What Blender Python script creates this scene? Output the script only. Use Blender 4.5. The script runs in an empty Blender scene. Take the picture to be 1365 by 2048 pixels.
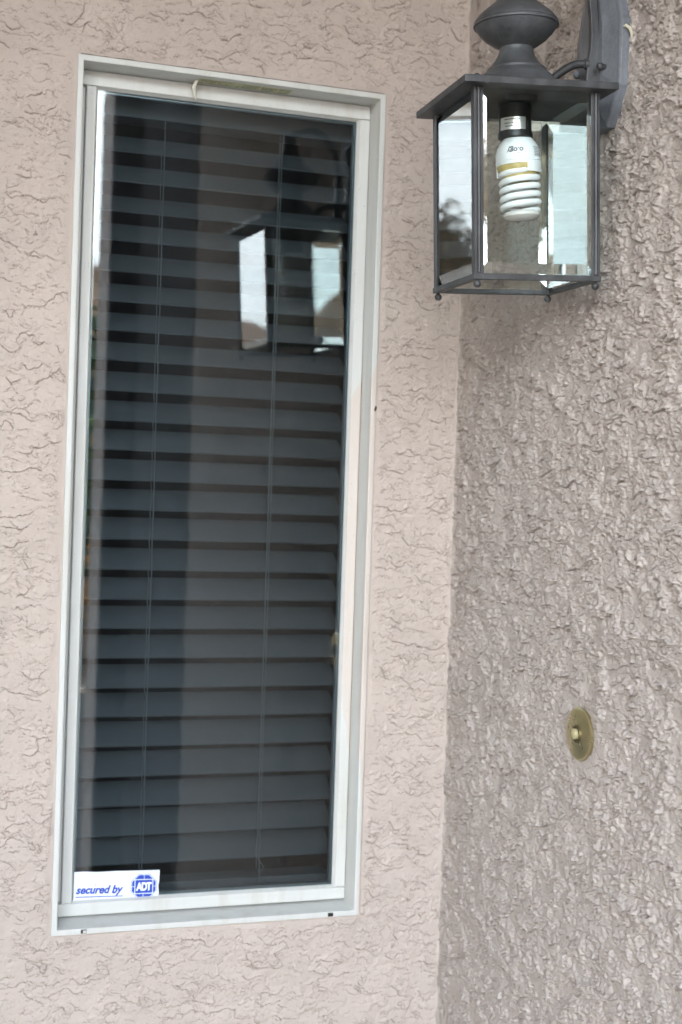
import bpy, math, random
import numpy as np
from mathutils import Matrix, Vector, Euler

random.seed(7)
S = bpy.context.scene
COL = S.collection
R = math.radians

# ------------------------------------------------------------------ camera
cam = bpy.data.cameras.new("camera")
cam_ob = bpy.data.objects.new("camera", cam)
COL.objects.link(cam_ob)
S.camera = cam_ob
yaw, pitch, roll = 0.33468, -0.00972, 0.03295
fw = Vector((math.sin(yaw) * math.cos(pitch), math.cos(yaw) * math.cos(pitch), math.sin(pitch)))
rt = Vector((math.cos(yaw), -math.sin(yaw), 0))
up = rt.cross(fw)
rt2 = rt * math.cos(roll) + up * math.sin(roll)
up2 = -rt * math.sin(roll) + up * math.cos(roll)
m = Matrix((rt2, up2, -fw)).transposed().to_4x4()
m.translation = Vector((-0.90656, -2.06406, 1.58))
cam_ob.matrix_world = m
cam.sensor_fit = 'VERTICAL'
cam.sensor_height = 36.0
cam.sensor_width = 24.0
cam.lens = 50.0
cam.clip_start = 0.02
cam.clip_end = 3000
cam.dof.use_dof = True
cam.dof.focus_distance = 1.80
cam.dof.aperture_fstop = 5.6

# ------------------------------------------------------------------ world, sun, exposure
SUN_EL, SUN_AZ = R(38), R(20)          # sun stands behind the house, the entry is in open shade
w = bpy.data.worlds.new("World")
S.world = w
w.use_nodes = True
nt = w.node_tree
nt.nodes.clear()
sky = nt.nodes.new('ShaderNodeTexSky')
sky.sky_type = 'NISHITA'
sky.sun_disc = False
sky.sun_elevation = SUN_EL
sky.sun_rotation = SUN_AZ
sky.dust_density = 0.8
sky.ozone_density = 1.0
bg = nt.nodes.new('ShaderNodeBackground')
bg.inputs['Strength'].default_value = 0.15
wo = nt.nodes.new('ShaderNodeOutputWorld')
# bright broken cloud added low over the horizon to whiten the glass reflections
tc = nt.nodes.new('ShaderNodeTexCoord')
mp = nt.nodes.new('ShaderNodeMapping')
mp.inputs['Scale'].default_value = (1.0, 1.0, 2.6)
cn = nt.nodes.new('ShaderNodeTexNoise')
cn.inputs['Scale'].default_value = 2.6
cn.inputs['Detail'].default_value = 7
nt.links.new(tc.outputs['Generated'], mp.inputs[0])
nt.links.new(mp.outputs[0], cn.inputs['Vector'])
cr = nt.nodes.new('ShaderNodeMapRange')
cr.inputs[1].default_value, cr.inputs[2].default_value = 0.30, 0.52
nt.links.new(cn.outputs['Fac'], cr.inputs[0])
sx = nt.nodes.new('ShaderNodeSeparateXYZ')
nt.links.new(tc.outputs['Generated'], sx.inputs[0])
er = nt.nodes.new('ShaderNodeMapRange')
er.interpolation_type = 'SMOOTHSTEP'
er.inputs[1].default_value, er.inputs[2].default_value = 0.62, 0.34
nt.links.new(sx.outputs[2], er.inputs[0])
cm = nt.nodes.new('ShaderNodeMath')
cm.operation = 'MULTIPLY'
nt.links.new(cr.outputs[0], cm.inputs[0])
nt.links.new(er.outputs[0], cm.inputs[1])
cx = nt.nodes.new('ShaderNodeMix')
cx.data_type = 'RGBA'
cx.inputs[7].default_value = (9.4, 10.1, 10.5, 1)
nt.links.new(cm.outputs[0], cx.inputs[0])
nt.links.new(sky.outputs[0], cx.inputs[6])
nt.links.new(cx.outputs[2], bg.inputs[0])
nt.links.new(bg.outputs[0], wo.inputs[0])
sun = bpy.data.lights.new("sun", 'SUN')
sun.energy = 4.0
sun.angle = R(0.5)
sun.color = (1.0, 0.94, 0.86)
sun_ob = bpy.data.objects.new("sun", sun)
COL.objects.link(sun_ob)
d = Vector((math.sin(SUN_AZ) * math.cos(SUN_EL), math.cos(SUN_AZ) * math.cos(SUN_EL), math.sin(SUN_EL)))
sun_ob.rotation_euler = d.to_track_quat('Z', 'Y').to_euler()
sun_ob.location = d * 30
S.view_settings.view_transform = 'Standard'
S.view_settings.look = 'None'
S.view_settings.gamma = 1
S.view_settings.use_curve_mapping = False
S.view_settings.exposure = 3.42
S.cycles.max_bounces = 24
S.cycles.transmission_bounces = 20
S.cycles.glossy_bounces = 12
S.cycles.transparent_max_bounces = 24
S.cycles.diffuse_bounces = 5
S.cycles.sample_clamp_indirect = 12
S.cycles.use_denoising = True


# ------------------------------------------------------------------ materials
def mat(name):
    mt = bpy.data.materials.new(name)
    mt.use_nodes = True
    return mt, mt.node_tree, mt.node_tree.nodes['Principled BSDF']


def N(nt, typ, **kw):
    n = nt.nodes.new(typ)
    for k, v in kw.items():
        if k in n.inputs:
            n.inputs[k].default_value = v
        else:
            setattr(n, k, v)
    return n


def noise(nt, scale, detail=4, rough=0.55, stretch=None):
    tc = N(nt, 'ShaderNodeNewGeometry')
    src = tc.outputs['Position']
    if stretch:
        mp = N(nt, 'ShaderNodeMapping')
        mp.inputs['Scale'].default_value = stretch
        nt.links.new(src, mp.inputs['Vector'])
        src = mp.outputs[0]
    n = N(nt, 'ShaderNodeTexNoise', Scale=scale, Detail=detail, Roughness=rough)
    nt.links.new(src, n.inputs['Vector'])
    return n.outputs['Fac']


def ramp(nt, fac, stops):
    r = N(nt, 'ShaderNodeValToRGB')
    el = r.color_ramp.elements
    while len(el) < len(stops):
        el.new(0.5)
    for e, (p, c) in zip(el, stops):
        e.position = p
        e.color = (*c, 1) if len(c) == 3 else c
    nt.links.new(fac, r.inputs[0])
    return r.outputs[0]


def bump(nt, p, fac, dist, strength=1.0, prev=None):
    b = N(nt, 'ShaderNodeBump', Strength=strength, Distance=dist)
    nt.links.new(fac, b.inputs['Height'])
    if prev:
        nt.links.new(prev, b.inputs['Normal'])
    nt.links.new(b.outputs[0], p.inputs['Normal'])
    return b.outputs[0]


def simple(name, col, rough=0.5, metal=0.0, var=0.0, vscale=30.0, bmp=0.0, bscale=300.0):
    mt, nt, p = mat(name)
    p.inputs['Roughness'].default_value = rough
    p.inputs['Metallic'].default_value = metal
    if var:
        a = tuple(c * (1 - var) for c in col)
        b = tuple(min(1, c * (1 + var)) for c in col)
        c = ramp(nt, noise(nt, vscale, 6), [(0.3, a), (0.7, b)])
        nt.links.new(c, p.inputs['Base Color'])
    else:
        p.inputs['Base Color'].default_value = (*col, 1)
    if bmp:
        bump(nt, p, noise(nt, bscale, 3), bmp)
    return mt


PAINT = (0.510, 0.433, 0.382)


def stucco_mat(name, col):
    mt, nt, p = mat(name)
    p.inputs['Roughness'].default_value = 0.95
    p.inputs['Specular IOR Level'].default_value = 0.1
    a = tuple(c * 0.94 for c in col)
    b = tuple(c * 1.05 for c in col)
    c1 = ramp(nt, noise(nt, 9, 6), [(0.3, a), (0.7, b)])
    # brown shade painted into the pits and notches of the texture
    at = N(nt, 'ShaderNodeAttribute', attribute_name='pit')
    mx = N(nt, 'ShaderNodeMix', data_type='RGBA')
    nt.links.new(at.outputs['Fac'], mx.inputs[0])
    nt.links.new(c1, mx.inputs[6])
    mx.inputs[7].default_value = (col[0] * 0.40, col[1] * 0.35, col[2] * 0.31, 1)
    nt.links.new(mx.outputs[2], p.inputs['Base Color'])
    b1 = bump(nt, p, noise(nt, 420, 4, 0.6), 0.0014)
    bump(nt, p, noise(nt, 1100, 2), 0.0006, prev=b1)
    return mt


M = {}
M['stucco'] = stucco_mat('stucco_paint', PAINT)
M['stucco_side'] = stucco_mat('stucco_paint_cool_shade', (0.448, 0.396, 0.358))  # same paint as the window wall, its dimmer, cooler light put into the colour
M['added_ceiling'] = simple('added_ceiling_paint', (0.30, 0.24, 0.185), 0.85, var=0.05)
M['vinyl'] = simple('window_vinyl', (0.55, 0.55, 0.522), 0.42, var=0.025, vscale=14)
def weather(mt, amt=0.16):
    nt = mt.node_tree
    p = nt.nodes['Principled BSDF']
    src = p.inputs['Base Color'].links[0].from_socket
    d1 = ramp(nt, noise(nt, 10, 7, 0.65, (3.2, 3.2, 0.35)), [(0.50, (1, 1, 1)), (0.78, (1 - amt, 1 - amt * 1.15, 1 - amt * 1.5))])
    d2 = ramp(nt, noise(nt, 330, 2), [(0.70, (1, 1, 1)), (0.78, (0.55, 0.50, 0.44))])
    for dd in (d1, d2):
        mx = N(nt, 'ShaderNodeMix', data_type='RGBA', blend_type='MULTIPLY')
        mx.inputs[0].default_value = 1
        nt.links.new(src, mx.inputs[6])
        nt.links.new(dd, mx.inputs[7])
        src = mx.outputs[2]
    nt.links.new(src, p.inputs['Base Color'])


weather(M['vinyl'])
M['gap_dark'] = simple('dark_gap', (0.13, 0.115, 0.10), 0.9)
M['dark'] = simple('dark_hole', (0.012, 0.011, 0.010), 0.8)
M['slat'] = simple('blind_slat', (0.072, 0.078, 0.085), 0.6, var=0.06, vscale=5)
M['cord'] = simple('blind_cord', (0.12, 0.127, 0.132), 0.7)
M['room'] = simple('room_paint', (0.02, 0.019, 0.018), 0.9)
M['sticker'] = simple('sticker_white', (0.70, 0.745, 0.83), 0.35, var=0.02)
M['blue'] = simple('sticker_blue', (0.012, 0.055, 0.40), 0.35)
M['sticker_line'] = simple('sticker_white_line', (0.80, 0.86, 0.97), 0.35)
M['grime'] = simple('sticker_grime', (0.42, 0.40, 0.38), 0.7)
M['foil'] = simple('silver_foil_label', (0.74, 0.75, 0.75), 0.28, 0.75)
M['print'] = simple('grey_print', (0.10, 0.10, 0.12), 0.6)
M['label'] = simple('aged_paper_label', (0.50, 0.49, 0.30), 0.6, var=0.08, vscale=60)
M['label_ink'] = simple('label_ink', (0.17, 0.19, 0.13), 0.6)
M['clip'] = simple('clear_plastic_clip', (0.62, 0.60, 0.52), 0.25)
M['bulb_plastic'] = simple('white_bulb_plastic', (0.84, 0.85, 0.86), 0.28, var=0.02)
M['tube'] = simple('white_phosphor_tube', (0.86, 0.86, 0.87), 0.12)
M['burnt'] = simple('heat_yellowed_plastic', (0.56, 0.43, 0.17), 0.4, var=0.25, vscale=70)
M['tip'] = simple('tube_tip', (0.66, 0.63, 0.60), 0.12)
M['socket'] = simple('black_socket', (0.018, 0.018, 0.018), 0.4, var=0.3)
M['bug'] = simple('brown_speck', (0.06, 0.04, 0.03), 0.7)
M['ivory'] = simple('aged_ivory_button', (0.34, 0.30, 0.16), 0.25)
M['concrete'] = simple('pale_concrete', (0.22, 0.195, 0.16), 0.85, var=0.12, vscale=2)
M['door'] = simple('dark_door', (0.022, 0.018, 0.016), 1.0, var=0.2)
M['trim'] = simple('door_trim', (0.05, 0.042, 0.036), 1.0)
M['hill'] = simple('dry_hill', (0.17, 0.115, 0.075), 0.95, var=0.45, vscale=0.05)
M['leaf_green'] = simple('green_leaf', (0.06, 0.10, 0.03), 0.6, var=0.5, vscale=9)
M['leaf_gold'] = simple('golden_leaf', (0.42, 0.22, 0.05), 0.6, var=0.4, vscale=9)
M['leaf_brown'] = simple('dry_leaf', (0.13, 0.10, 0.06), 0.7, var=0.4, vscale=9)
M['bark'] = simple('bark', (0.10, 0.075, 0.055), 0.9, var=0.3)


def vinyl_painted():
    """white vinyl with wall paint brushed over its right edge below a ragged line"""
    mt, nt, p = mat('window_vinyl_overpainted')
    p.inputs['Roughness'].default_value = 0.5
    g = N(nt, 'ShaderNodeNewGeometry')
    sp = N(nt, 'ShaderNodeSeparateXYZ')
    nt.links.new(g.outputs['Position'], sp.inputs[0])
    n1 = noise(nt, 26, 5)
    n2 = noise(nt, 7, 3)
    # x threshold depends on height: s = clamp((1.82 - z)/0.05)
    z = N(nt, 'ShaderNodeMapRange')
    nt.links.new(sp.outputs[2], z.inputs[0])
    z.inputs[1].default_value = 1.83
    z.inputs[2].default_value = 1.72
    z.inputs[3].default_value = -0.118
    z.inputs[4].default_value = -0.172
    z2 = N(nt, 'ShaderNodeMapRange')         # the brush ran out towards the sill
    nt.links.new(sp.outputs[2], z2.inputs[0])
    z2.inputs[1].default_value = 1.36
    z2.inputs[2].default_value = 1.16
    z2.inputs[3].default_value = 0.0
    z2.inputs[4].default_value = 0.030
    ad = N(nt, 'ShaderNodeMath', operation='ADD')
    nt.links.new(z.outputs[0], ad.inputs[0])
    nt.links.new(z2.outputs[0], ad.inputs[1])
    w1 = N(nt, 'ShaderNodeMath', operation='MULTIPLY_ADD')
    nt.links.new(n1, w1.inputs[0])
    w1.inputs[1].default_value = 0.010
    nt.links.new(ad.outputs[0], w1.inputs[2])
    w2 = N(nt, 'ShaderNodeMath', operation='MULTIPLY_ADD')
    nt.links.new(n2, w2.inputs[0])
    w2.inputs[1].default_value = 0.022
    nt.links.new(w1.outputs[0], w2.inputs[2])
    df = N(nt, 'ShaderNodeMath', operation='SUBTRACT')
    nt.links.new(sp.outputs[0], df.inputs[0])
    nt.links.new(w2.outputs[0], df.inputs[1])
    mr = N(nt, 'ShaderNodeMapRange')
    nt.links.new(df.outputs[0], mr.inputs[0])
    mr.inputs[1].default_value = -0.018
    mr.inputs[2].default_value = -0.0145
    ya = N(nt, 'ShaderNodeMath', operation='COMPARE')     # the jamb between rim and sash kept its white
    nt.links.new(sp.outputs[1], ya.inputs[0])
    ya.inputs[1].default_value = 0.0225
    ya.inputs[2].default_value = 0.0172
    iv = N(nt, 'ShaderNodeMath', operation='SUBTRACT')
    iv.inputs[0].default_value = 1.0
    nt.links.new(ya.outputs[0], iv.inputs[1])
    mu = N(nt, 'ShaderNodeMath', operation='MULTIPLY')
    nt.links.new(mr.outputs[0], mu.inputs[0])
    nt.links.new(iv.outputs[0], mu.inputs[1])
    mx = N(nt, 'ShaderNodeMix', data_type='RGBA')
    nt.links.new(mu.outputs[0], mx.inputs[0])
    mx.inputs[6].default_value = (0.55, 0.55, 0.522, 1)
    mx.inputs[7].default_value = (0.55, 0.49, 0.44, 1)
    nt.links.new(mx.outputs[2], p.inputs['Base Color'])
    return mt


M['vinyl_painted'] = vinyl_painted()
weather(M['vinyl_painted'])


def lamp_metal(name, dark, chalk, lo=0.42, hi=0.68, rough=0.55):
    mt, nt, p = mat(name)
    p.inputs['Roughness'].default_value = rough
    p.inputs['Specular IOR Level'].default_value = 0.5
    c = ramp(nt, noise(nt, 34, 8, 0.62, (1, 1, 0.45)), [(lo, dark), (hi, chalk)])
    c2 = ramp(nt, noise(nt, 240, 3), [(0.3, (0.88, 0.88, 0.88)), (0.7, (1.06, 1.06, 1.06))])
    mx = N(nt, 'ShaderNodeMix', data_type='RGBA', blend_type='MULTIPLY')
    mx.inputs[0].default_value = 1
    nt.links.new(c, mx.inputs[6])
    nt.links.new(c2, mx.inputs[7])
    nt.links.new(mx.outputs[2], p.inputs['Base Color'])
    bump(nt, p, noise(nt, 500, 3), 0.00025)
    return mt


M['metal'] = lamp_metal('weathered_black_metal', (0.025, 0.025, 0.026), (0.066, 0.068, 0.071), rough=0.45)
M['metal_chalk'] = lamp_metal('chalky_faded_metal', (0.040, 0.042, 0.044), (0.096, 0.102, 0.108), 0.3, 0.72, 0.48)
M['metal_blue'] = lamp_metal('bluish_faded_metal', (0.10, 0.107, 0.118), (0.19, 0.205, 0.225), 0.32, 0.72, 0.5)
M['soot'] = lamp_metal('sooty_metal', (0.012, 0.012, 0.012), (0.03, 0.03, 0.03))


def brass():
    mt, nt, p = mat('dull_brass')
    p.inputs['Metallic'].default_value = 0.9
    c = ramp(nt, noise(nt, 60, 6), [(0.25, (0.44, 0.375, 0.20)), (0.8, (0.54, 0.465, 0.27))])
    nt.links.new(c, p.inputs['Base Color'])
    r = ramp(nt, noise(nt, 90, 5), [(0.3, (0.26, 0.26, 0.26)), (0.7, (0.32, 0.32, 0.32))])
    nt.links.new(r, p.inputs['Roughness'])
    return mt


M['brass'] = brass()


def lamp_glass(name, ior, base):
    mt, nt, p = mat(name)
    nt.nodes.remove(p)
    out = nt.nodes['Material Output']
    gl = N(nt, 'ShaderNodeBsdfGlass', IOR=ior, Roughness=0.0)
    gl.inputs['Color'].default_value = (0.97, 1.0, 0.992, 1)
    gs = N(nt, 'ShaderNodeBsdfGlossy', Roughness=0.0)
    lw = N(nt, 'ShaderNodeLayerWeight', Blend=0.5)
    mr = N(nt, 'ShaderNodeMapRange')
    nt.links.new(lw.outputs['Facing'], mr.inputs[0])
    mr.inputs[1].default_value = 0.3
    mr.inputs[2].default_value = 0.68
    mr.inputs[3].default_value = base
    mr.inputs[4].default_value = 0.93
    mx = N(nt, 'ShaderNodeMixShader')
    nt.links.new(mr.outputs[0], mx.inputs[0])
    nt.links.new(gl.outputs[0], mx.inputs[1])
    nt.links.new(gs.outputs[0], mx.inputs[2])
    nt.links.new(mx.outputs[0], out.inputs[0])
    return mt


M['glass'] = lamp_glass('clear_glass', 1.12, 0.0)
M['glass_edge'] = lamp_glass('ground_glass_edge', 1.5, 0.22)


def window_glass():
    mt, nt, p = mat('dusty_window_glass')
    nt.nodes.remove(p)
    out = nt.nodes['Material Output']
    tr = N(nt, 'ShaderNodeBsdfTransparent')
    tr.inputs[0].default_value = (0.80, 0.85, 0.86, 1)
    gs = N(nt, 'ShaderNodeBsdfGlossy', Roughness=0.0)
    fr = N(nt, 'ShaderNodeFresnel', IOR=1.60)
    mx = N(nt, 'ShaderNodeMixShader')
    nt.links.new(fr.outputs[0], mx.inputs[0])
    nt.links.new(tr.outputs[0], mx.inputs[1])
    nt.links.new(gs.outputs[0], mx.inputs[2])
    df = N(nt, 'ShaderNodeBsdfDiffuse')
    df.inputs[0].default_value = (0.6, 0.6, 0.6, 1)
    n1 = noise(nt, 6, 8, 0.65, (1, 1, 0.35))
    n2 = noise(nt, 60, 4, 0.6, (1, 1, 0.12))
    ml = N(nt, 'ShaderNodeMath', operation='MULTIPLY')
    nt.links.new(n1, ml.inputs[0])
    nt.links.new(n2, ml.inputs[1])
    mr = N(nt, 'ShaderNodeMapRange')
    nt.links.new(ml.outputs[0], mr.inputs[0])
    mr.inputs[1].default_value = 0.18
    mr.inputs[2].default_value = 0.42
    mr.inputs[3].default_value = 0.002
    mr.inputs[4].default_value = 0.008
    m2 = N(nt, 'ShaderNodeMixShader')
    nt.links.new(mr.outputs[0], m2.inputs[0])
    nt.links.new(mx.outputs[0], m2.inputs[1])
    nt.links.new(df.outputs[0], m2.inputs[2])
    nt.links.new(m2.outputs[0], out.inputs[0])
    return mt


M['window_glass'] = window_glass()


# ------------------------------------------------------------------ mesh builder
class MB:
    def __init__(self, T=None):
        self.v, self.f = [], []
        self.T = T

    def add(self, vs, fs):
        o = len(self.v)
        for q in vs:
            q = Vector(q)
            self.v.append(self.T @ q if self.T else q)
        self.f += [tuple(i + o for i in f) for f in fs]
        return self

    def box(self, a, b):
        (x0, y0, z0), (x1, y1, z1) = a, b
        x0, x1 = min(x0, x1), max(x0, x1)
        y0, y1 = min(y0, y1), max(y0, y1)
        z0, z1 = min(z0, z1), max(z0, z1)
        return self.add([(x0, y0, z0), (x1, y0, z0), (x1, y1, z0), (x0, y1, z0), (x0, y0, z1), (x1, y0, z1), (x1, y1, z1), (x0, y1, z1)],
                        [(0, 3, 2, 1), (4, 5, 6, 7), (0, 1, 5, 4), (1, 2, 6, 5), (2, 3, 7, 6), (3, 0, 4, 7)])

    def loft(self, rings, cap=True, closed=True):
        n = len(rings[0])
        vs = [q for r in rings for q in r]
        fs = []
        for i in range(len(rings) - 1):
            for j in range(n if closed else n - 1):
                k = (j + 1) % n
                fs.append((i * n + j, i * n + k, (i + 1) * n + k, (i + 1) * n + j))
        if cap:
            fs.append(tuple(reversed(range(n))))
            fs.append(tuple(range((len(rings) - 1) * n, len(rings) * n)))
        return self.add(vs, fs)

    def lathe(self, prof, c=(0, 0, 0), seg=48, axis='z'):
        rings = []
        for r, z in prof:
            ring = []
            for k in range(seg):
                t = 2 * math.pi * k / seg
                a, b = max(r, 1e-5) * math.cos(t), max(r, 1e-5) * math.sin(t)
                if axis == 'z':
                    ring.append((c[0] + a, c[1] + b, c[2] + z))
                elif axis == '-x':       # axis pointing to -x
                    ring.append((c[0] - z, c[1] - a, c[2] + b))
            rings.append(ring)
        return self.loft(rings)

    def tube(self, pts, r, seg=12, flat=None):
        pts = [Vector(p) for p in pts]
        rs = r if isinstance(r, (list, tuple)) else [r] * len(pts)
        rings = []
        ref = None
        for i, p in enumerate(pts):
            t = (pts[min(i + 1, len(pts) - 1)] - pts[max(i - 1, 0)]).normalized()
            if ref is None:
                ref = t.orthogonal().normalized() if flat is None else Vector(flat)
            ref = (ref - t * ref.dot(t)).normalized()
            b = t.cross(ref)
            rings.append([p + (ref * math.cos(2 * math.pi * k / seg) + b * math.sin(2 * math.pi * k / seg)) * rs[i] for k in range(seg)])
        return self.loft(rings)

    def ball(self, c, r, seg=20):
        prof = [(r * math.sin(math.pi * k / 12), -r * math.cos(math.pi * k / 12)) for k in range(13)]
        return self.lathe(prof, c, seg)

    def build(self, name, m, parent=None, smooth=False, bevel=0.0, seg=2):
        me = bpy.data.meshes.new(name)
        off = parent_loc(parent) if parent else Vector((0, 0, 0))
        me.from_pydata([tuple(v - off) for v in self.v], [], self.f)
        me.update()
        me.materials.append(m)
        if smooth:
            me.polygons.foreach_set('use_smooth', [True] * len(me.polygons))
            try:
                me.set_sharp_from_angle(angle=R(38))
            except Exception:
                pass
        ob = bpy.data.objects.new(name, me)
        COL.objects.link(ob)
        if parent:
            ob.parent = parent
        if bevel:
            b = ob.modifiers.new('bevel', 'BEVEL')
            b.width = bevel
            b.segments = seg
            b.limit_method = 'ANGLE'
            b.angle_limit = R(40)
        return ob


def parent_loc(p):
    v = Vector((0, 0, 0))
    while p:
        v = v + Vector(p.location)
        p = p.parent
    return v


def thing(name, label, cat, loc=(0, 0, 0), group=None):
    o = bpy.data.objects.new(name, None)
    o.empty_display_size = 0.05
    COL.objects.link(o)
    o.location = loc
    tag(o, label, cat, group)
    return o


def tag(o, label=None, cat=None, group=None, kind=None):
    if label:
        o['label'] = label
    if cat:
        o['category'] = cat
    if group:
        o['group'] = group
    if kind:
        o['kind'] = kind
    return o


def text_geo(s, size, shear=0.0, offset=0.0, extr=0.0, space=1.0):
    cu = bpy.data.curves.new('lettering', 'FONT')
    cu.body = s
    cu.size = size
    cu.shear = shear
    cu.offset = offset
    cu.extrude = extr
    cu.space_character = space
    cu.resolution_u = 6
    ob = bpy.data.objects.new('lettering', cu)
    COL.objects.link(ob)
    dg = bpy.context.evaluated_depsgraph_get()
    dg.update()
    me = bpy.data.meshes.new_from_object(ob.evaluated_get(dg))
    vs = [tuple(v.co) for v in me.vertices]
    fs = [tuple(p.vertices) for p in me.polygons]
    bpy.data.objects.remove(ob)
    bpy.data.curves.remove(cu)
    bpy.data.meshes.remove(me)
    return vs, fs


# ------------------------------------------------------------------ stucco height fields
def perlin(u, v, seed):
    rng = np.random.RandomState(seed)
    n = 512
    ang = rng.rand(n, n) * 2 * np.pi
    gx, gy = np.cos(ang).astype(np.float32), np.sin(ang).astype(np.float32)
    iu, iv = np.floor(u).astype(np.int64), np.floor(v).astype(np.int64)
    fu, fv = (u - iu).astype(np.float32), (v - iv).astype(np.float32)
    su, sv = fu * fu * fu * (fu * (fu * 6 - 15) + 10), fv * fv * fv * (fv * (fv * 6 - 15) + 10)

    def g(a, b):
        x, y = (iu + a) % n, (iv + b) % n
        return gx[x, y] * (fu - a) + gy[x, y] * (fv - b)
    a = g(0, 0) * (1 - su) + g(1, 0) * su
    b = g(0, 1) * (1 - su) + g(1, 1) * su
    return (a * (1 - sv) + b * sv) * 1.5


def fbm(u, v, seed, octv=4, gain=0.5):
    r, a, s = 0, 1.0, 0
    for k in range(octv):
        r = r + a * perlin(u * 2 ** k + 17.3 * k, v * 2 ** k + 5.1 * k, seed + k)
        s += a
        a *= gain
    return r / s


def sstep(a, b, x):
    t = np.clip((x - a) / (b - a), 0, 1)
    return t * t * (3 - 2 * t)


def worley(u, v, seed):
    rng = np.random.RandomState(seed)
    n = 1024
    jx, jy = rng.rand(n, n).astype(np.float32), rng.rand(n, n).astype(np.float32)
    rr = (0.35 + 0.65 * rng.rand(n, n)).astype(np.float32)
    iu, iv = np.floor(u).astype(np.int64), np.floor(v).astype(np.int64)
    best = np.zeros(u.shape, np.float32)
    for a in (-1, 0, 1):
        for b in (-1, 0, 1):
            x, y = (iu + a) % n, (iv + b) % n
            dd = (iu + a + jx[x, y] - u) ** 2 + (iv + b + jy[x, y] - v) ** 2
            best = np.maximum(best, rr[x, y] * np.sqrt(np.clip(1 - dd / 0.45, 0, 1)))
    return best


def stucco_height(u, v, seed, rough):
    """trowelled lace stucco: feathered skips that end in ragged lower lips"""
    wu = u + 0.010 * fbm(u / 0.035, v / 0.035, seed + 90, 3)
    wv = v + 0.010 * fbm(u / 0.035, v / 0.035, seed + 95, 3)

    def lips(spu, spv, step, wob, s, lo, hi, slant=0.0, wid=0.0010):
        g = v / step + slant * u / step + wob * fbm(wu / spu, wv / spv, s, 4, 0.45)
        gu, gv = np.gradient(g, u[:, 0], axis=0), np.gradient(g, v[0, :], axis=1)
        fr = g - np.floor(g)
        dist = (1 - fr) / np.maximum(np.sqrt(gu * gu + gv * gv), 12.0)
        prof = np.clip(1 - fr, 0, 1) ** 2.2
        notch = np.exp(-(dist / wid) ** 2)
        msk = sstep(lo, hi, fbm(u / (spu * 0.9), v / (spv * 0.8), s + 40, 4))
        # the lip only tears where it faces down
        face = sstep(-0.2, 0.5, gv / np.sqrt(gu * gu + gv * gv + 1e-6))
        return prof * msk, notch * msk * (0.55 + 0.45 * face)
    h1, n1 = lips(0.060, 0.045, 0.040, 1.6, seed, -0.06, 0.12)
    h2, n2 = lips(0.040, 0.030, 0.023, 1.3, seed + 7, 0.0, 0.2, 0.25, 0.0009)
    h3, n3 = lips(0.018, 0.014, 0.011, 1.0, seed + 14, 0.02, 0.24, 0.0, 0.0008)
    h = 0.0021 * h1 + 0.0013 * h2 + 0.0007 * h3
    notch = np.maximum(np.maximum(n1, 0.85 * n2), 0.7 * n3)
    # shallow overlapping trowel patches, their edges at any angle
    for sc_, s_, hh, lo_ in ((0.060, 120, 0.0009, -0.10), (0.034, 140, 0.0006, 0.0), (0.017, 160, 0.0004, 0.10)):
        t = fbm(wu / sc_, wv / (sc_ * 0.75), seed + s_, 5, 0.55)
        tu, tv = np.gradient(t, u[:, 0], axis=0), np.gradient(t, v[0, :], axis=1)
        gm_ = np.maximum(np.sqrt(tu * tu + tv * tv), 4.0)
        mk = sstep(lo_, lo_ + 0.22, fbm(u / 0.05, v / 0.045, seed + s_ + 9, 3))
        h = h + hh * sstep(-0.0012, 0.0012, t / gm_) * mk
        dn = np.where(t < 0, -t / gm_, 9.0)
        notch = np.maximum(notch, 0.75 * mk * np.exp(-(dn / 0.0011) ** 2) * sstep(-0.1, 0.6, tv / gm_))
    big = fbm(u / 0.10, v / 0.09, seed + 60, 3)
    h = h + 0.0022 * big + 0.0018 * fbm(wu / 0.030, wv / 0.024, seed + 63, 3) + 0.00035 * fbm(u / 0.007, v / 0.007, seed + 66, 3)
    cm = sstep(0.05, 0.25, fbm(u / 0.035, v / 0.03, seed + 68, 4))
    cr = worley(wu / 0.0048, wv / 0.0042, seed + 69)
    h = h + 0.0010 * cm * sstep(0.42, 0.62, cr)
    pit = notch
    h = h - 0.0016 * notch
    if rough > 0:
        h = h + 0.0020 * h1 + 0.0014 * h2 - 0.0010 * notch
        gm = sstep(-0.02, 0.12, fbm(u / 0.045, v / 0.04, seed + 70, 4))
        ru, rv = u + 0.004 * fbm(u / 0.010, v / 0.010, seed + 101, 3), v + 0.004 * fbm(u / 0.010, v / 0.010, seed + 105, 3)
        ww = sstep(0.30, 0.52, worley(ru / 0.0085, rv / 0.0075, seed + 71))
        w1 = sstep(0.35, 0.60, worley(ru / 0.0050, rv / 0.0048, seed + 72))
        w2 = worley(u / 0.0030, v / 0.0030, seed + 73)
        crumb = np.maximum(ww, 0.75 * w1)
        h = h + rough * (gm * (0.0019 * crumb + 0.0009 * w2) + (1 - gm) * 0.0004 * w2)
        # torn patches of finish coat standing on the base, ragged rim
        t = fbm(ru / 0.045, rv / 0.040, seed + 80, 6, 0.62)
        h = h + rough * 0.0022 * sstep(-0.012, 0.012, t)
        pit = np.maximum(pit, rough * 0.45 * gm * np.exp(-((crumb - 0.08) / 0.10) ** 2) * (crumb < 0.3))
    return h, pit


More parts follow.
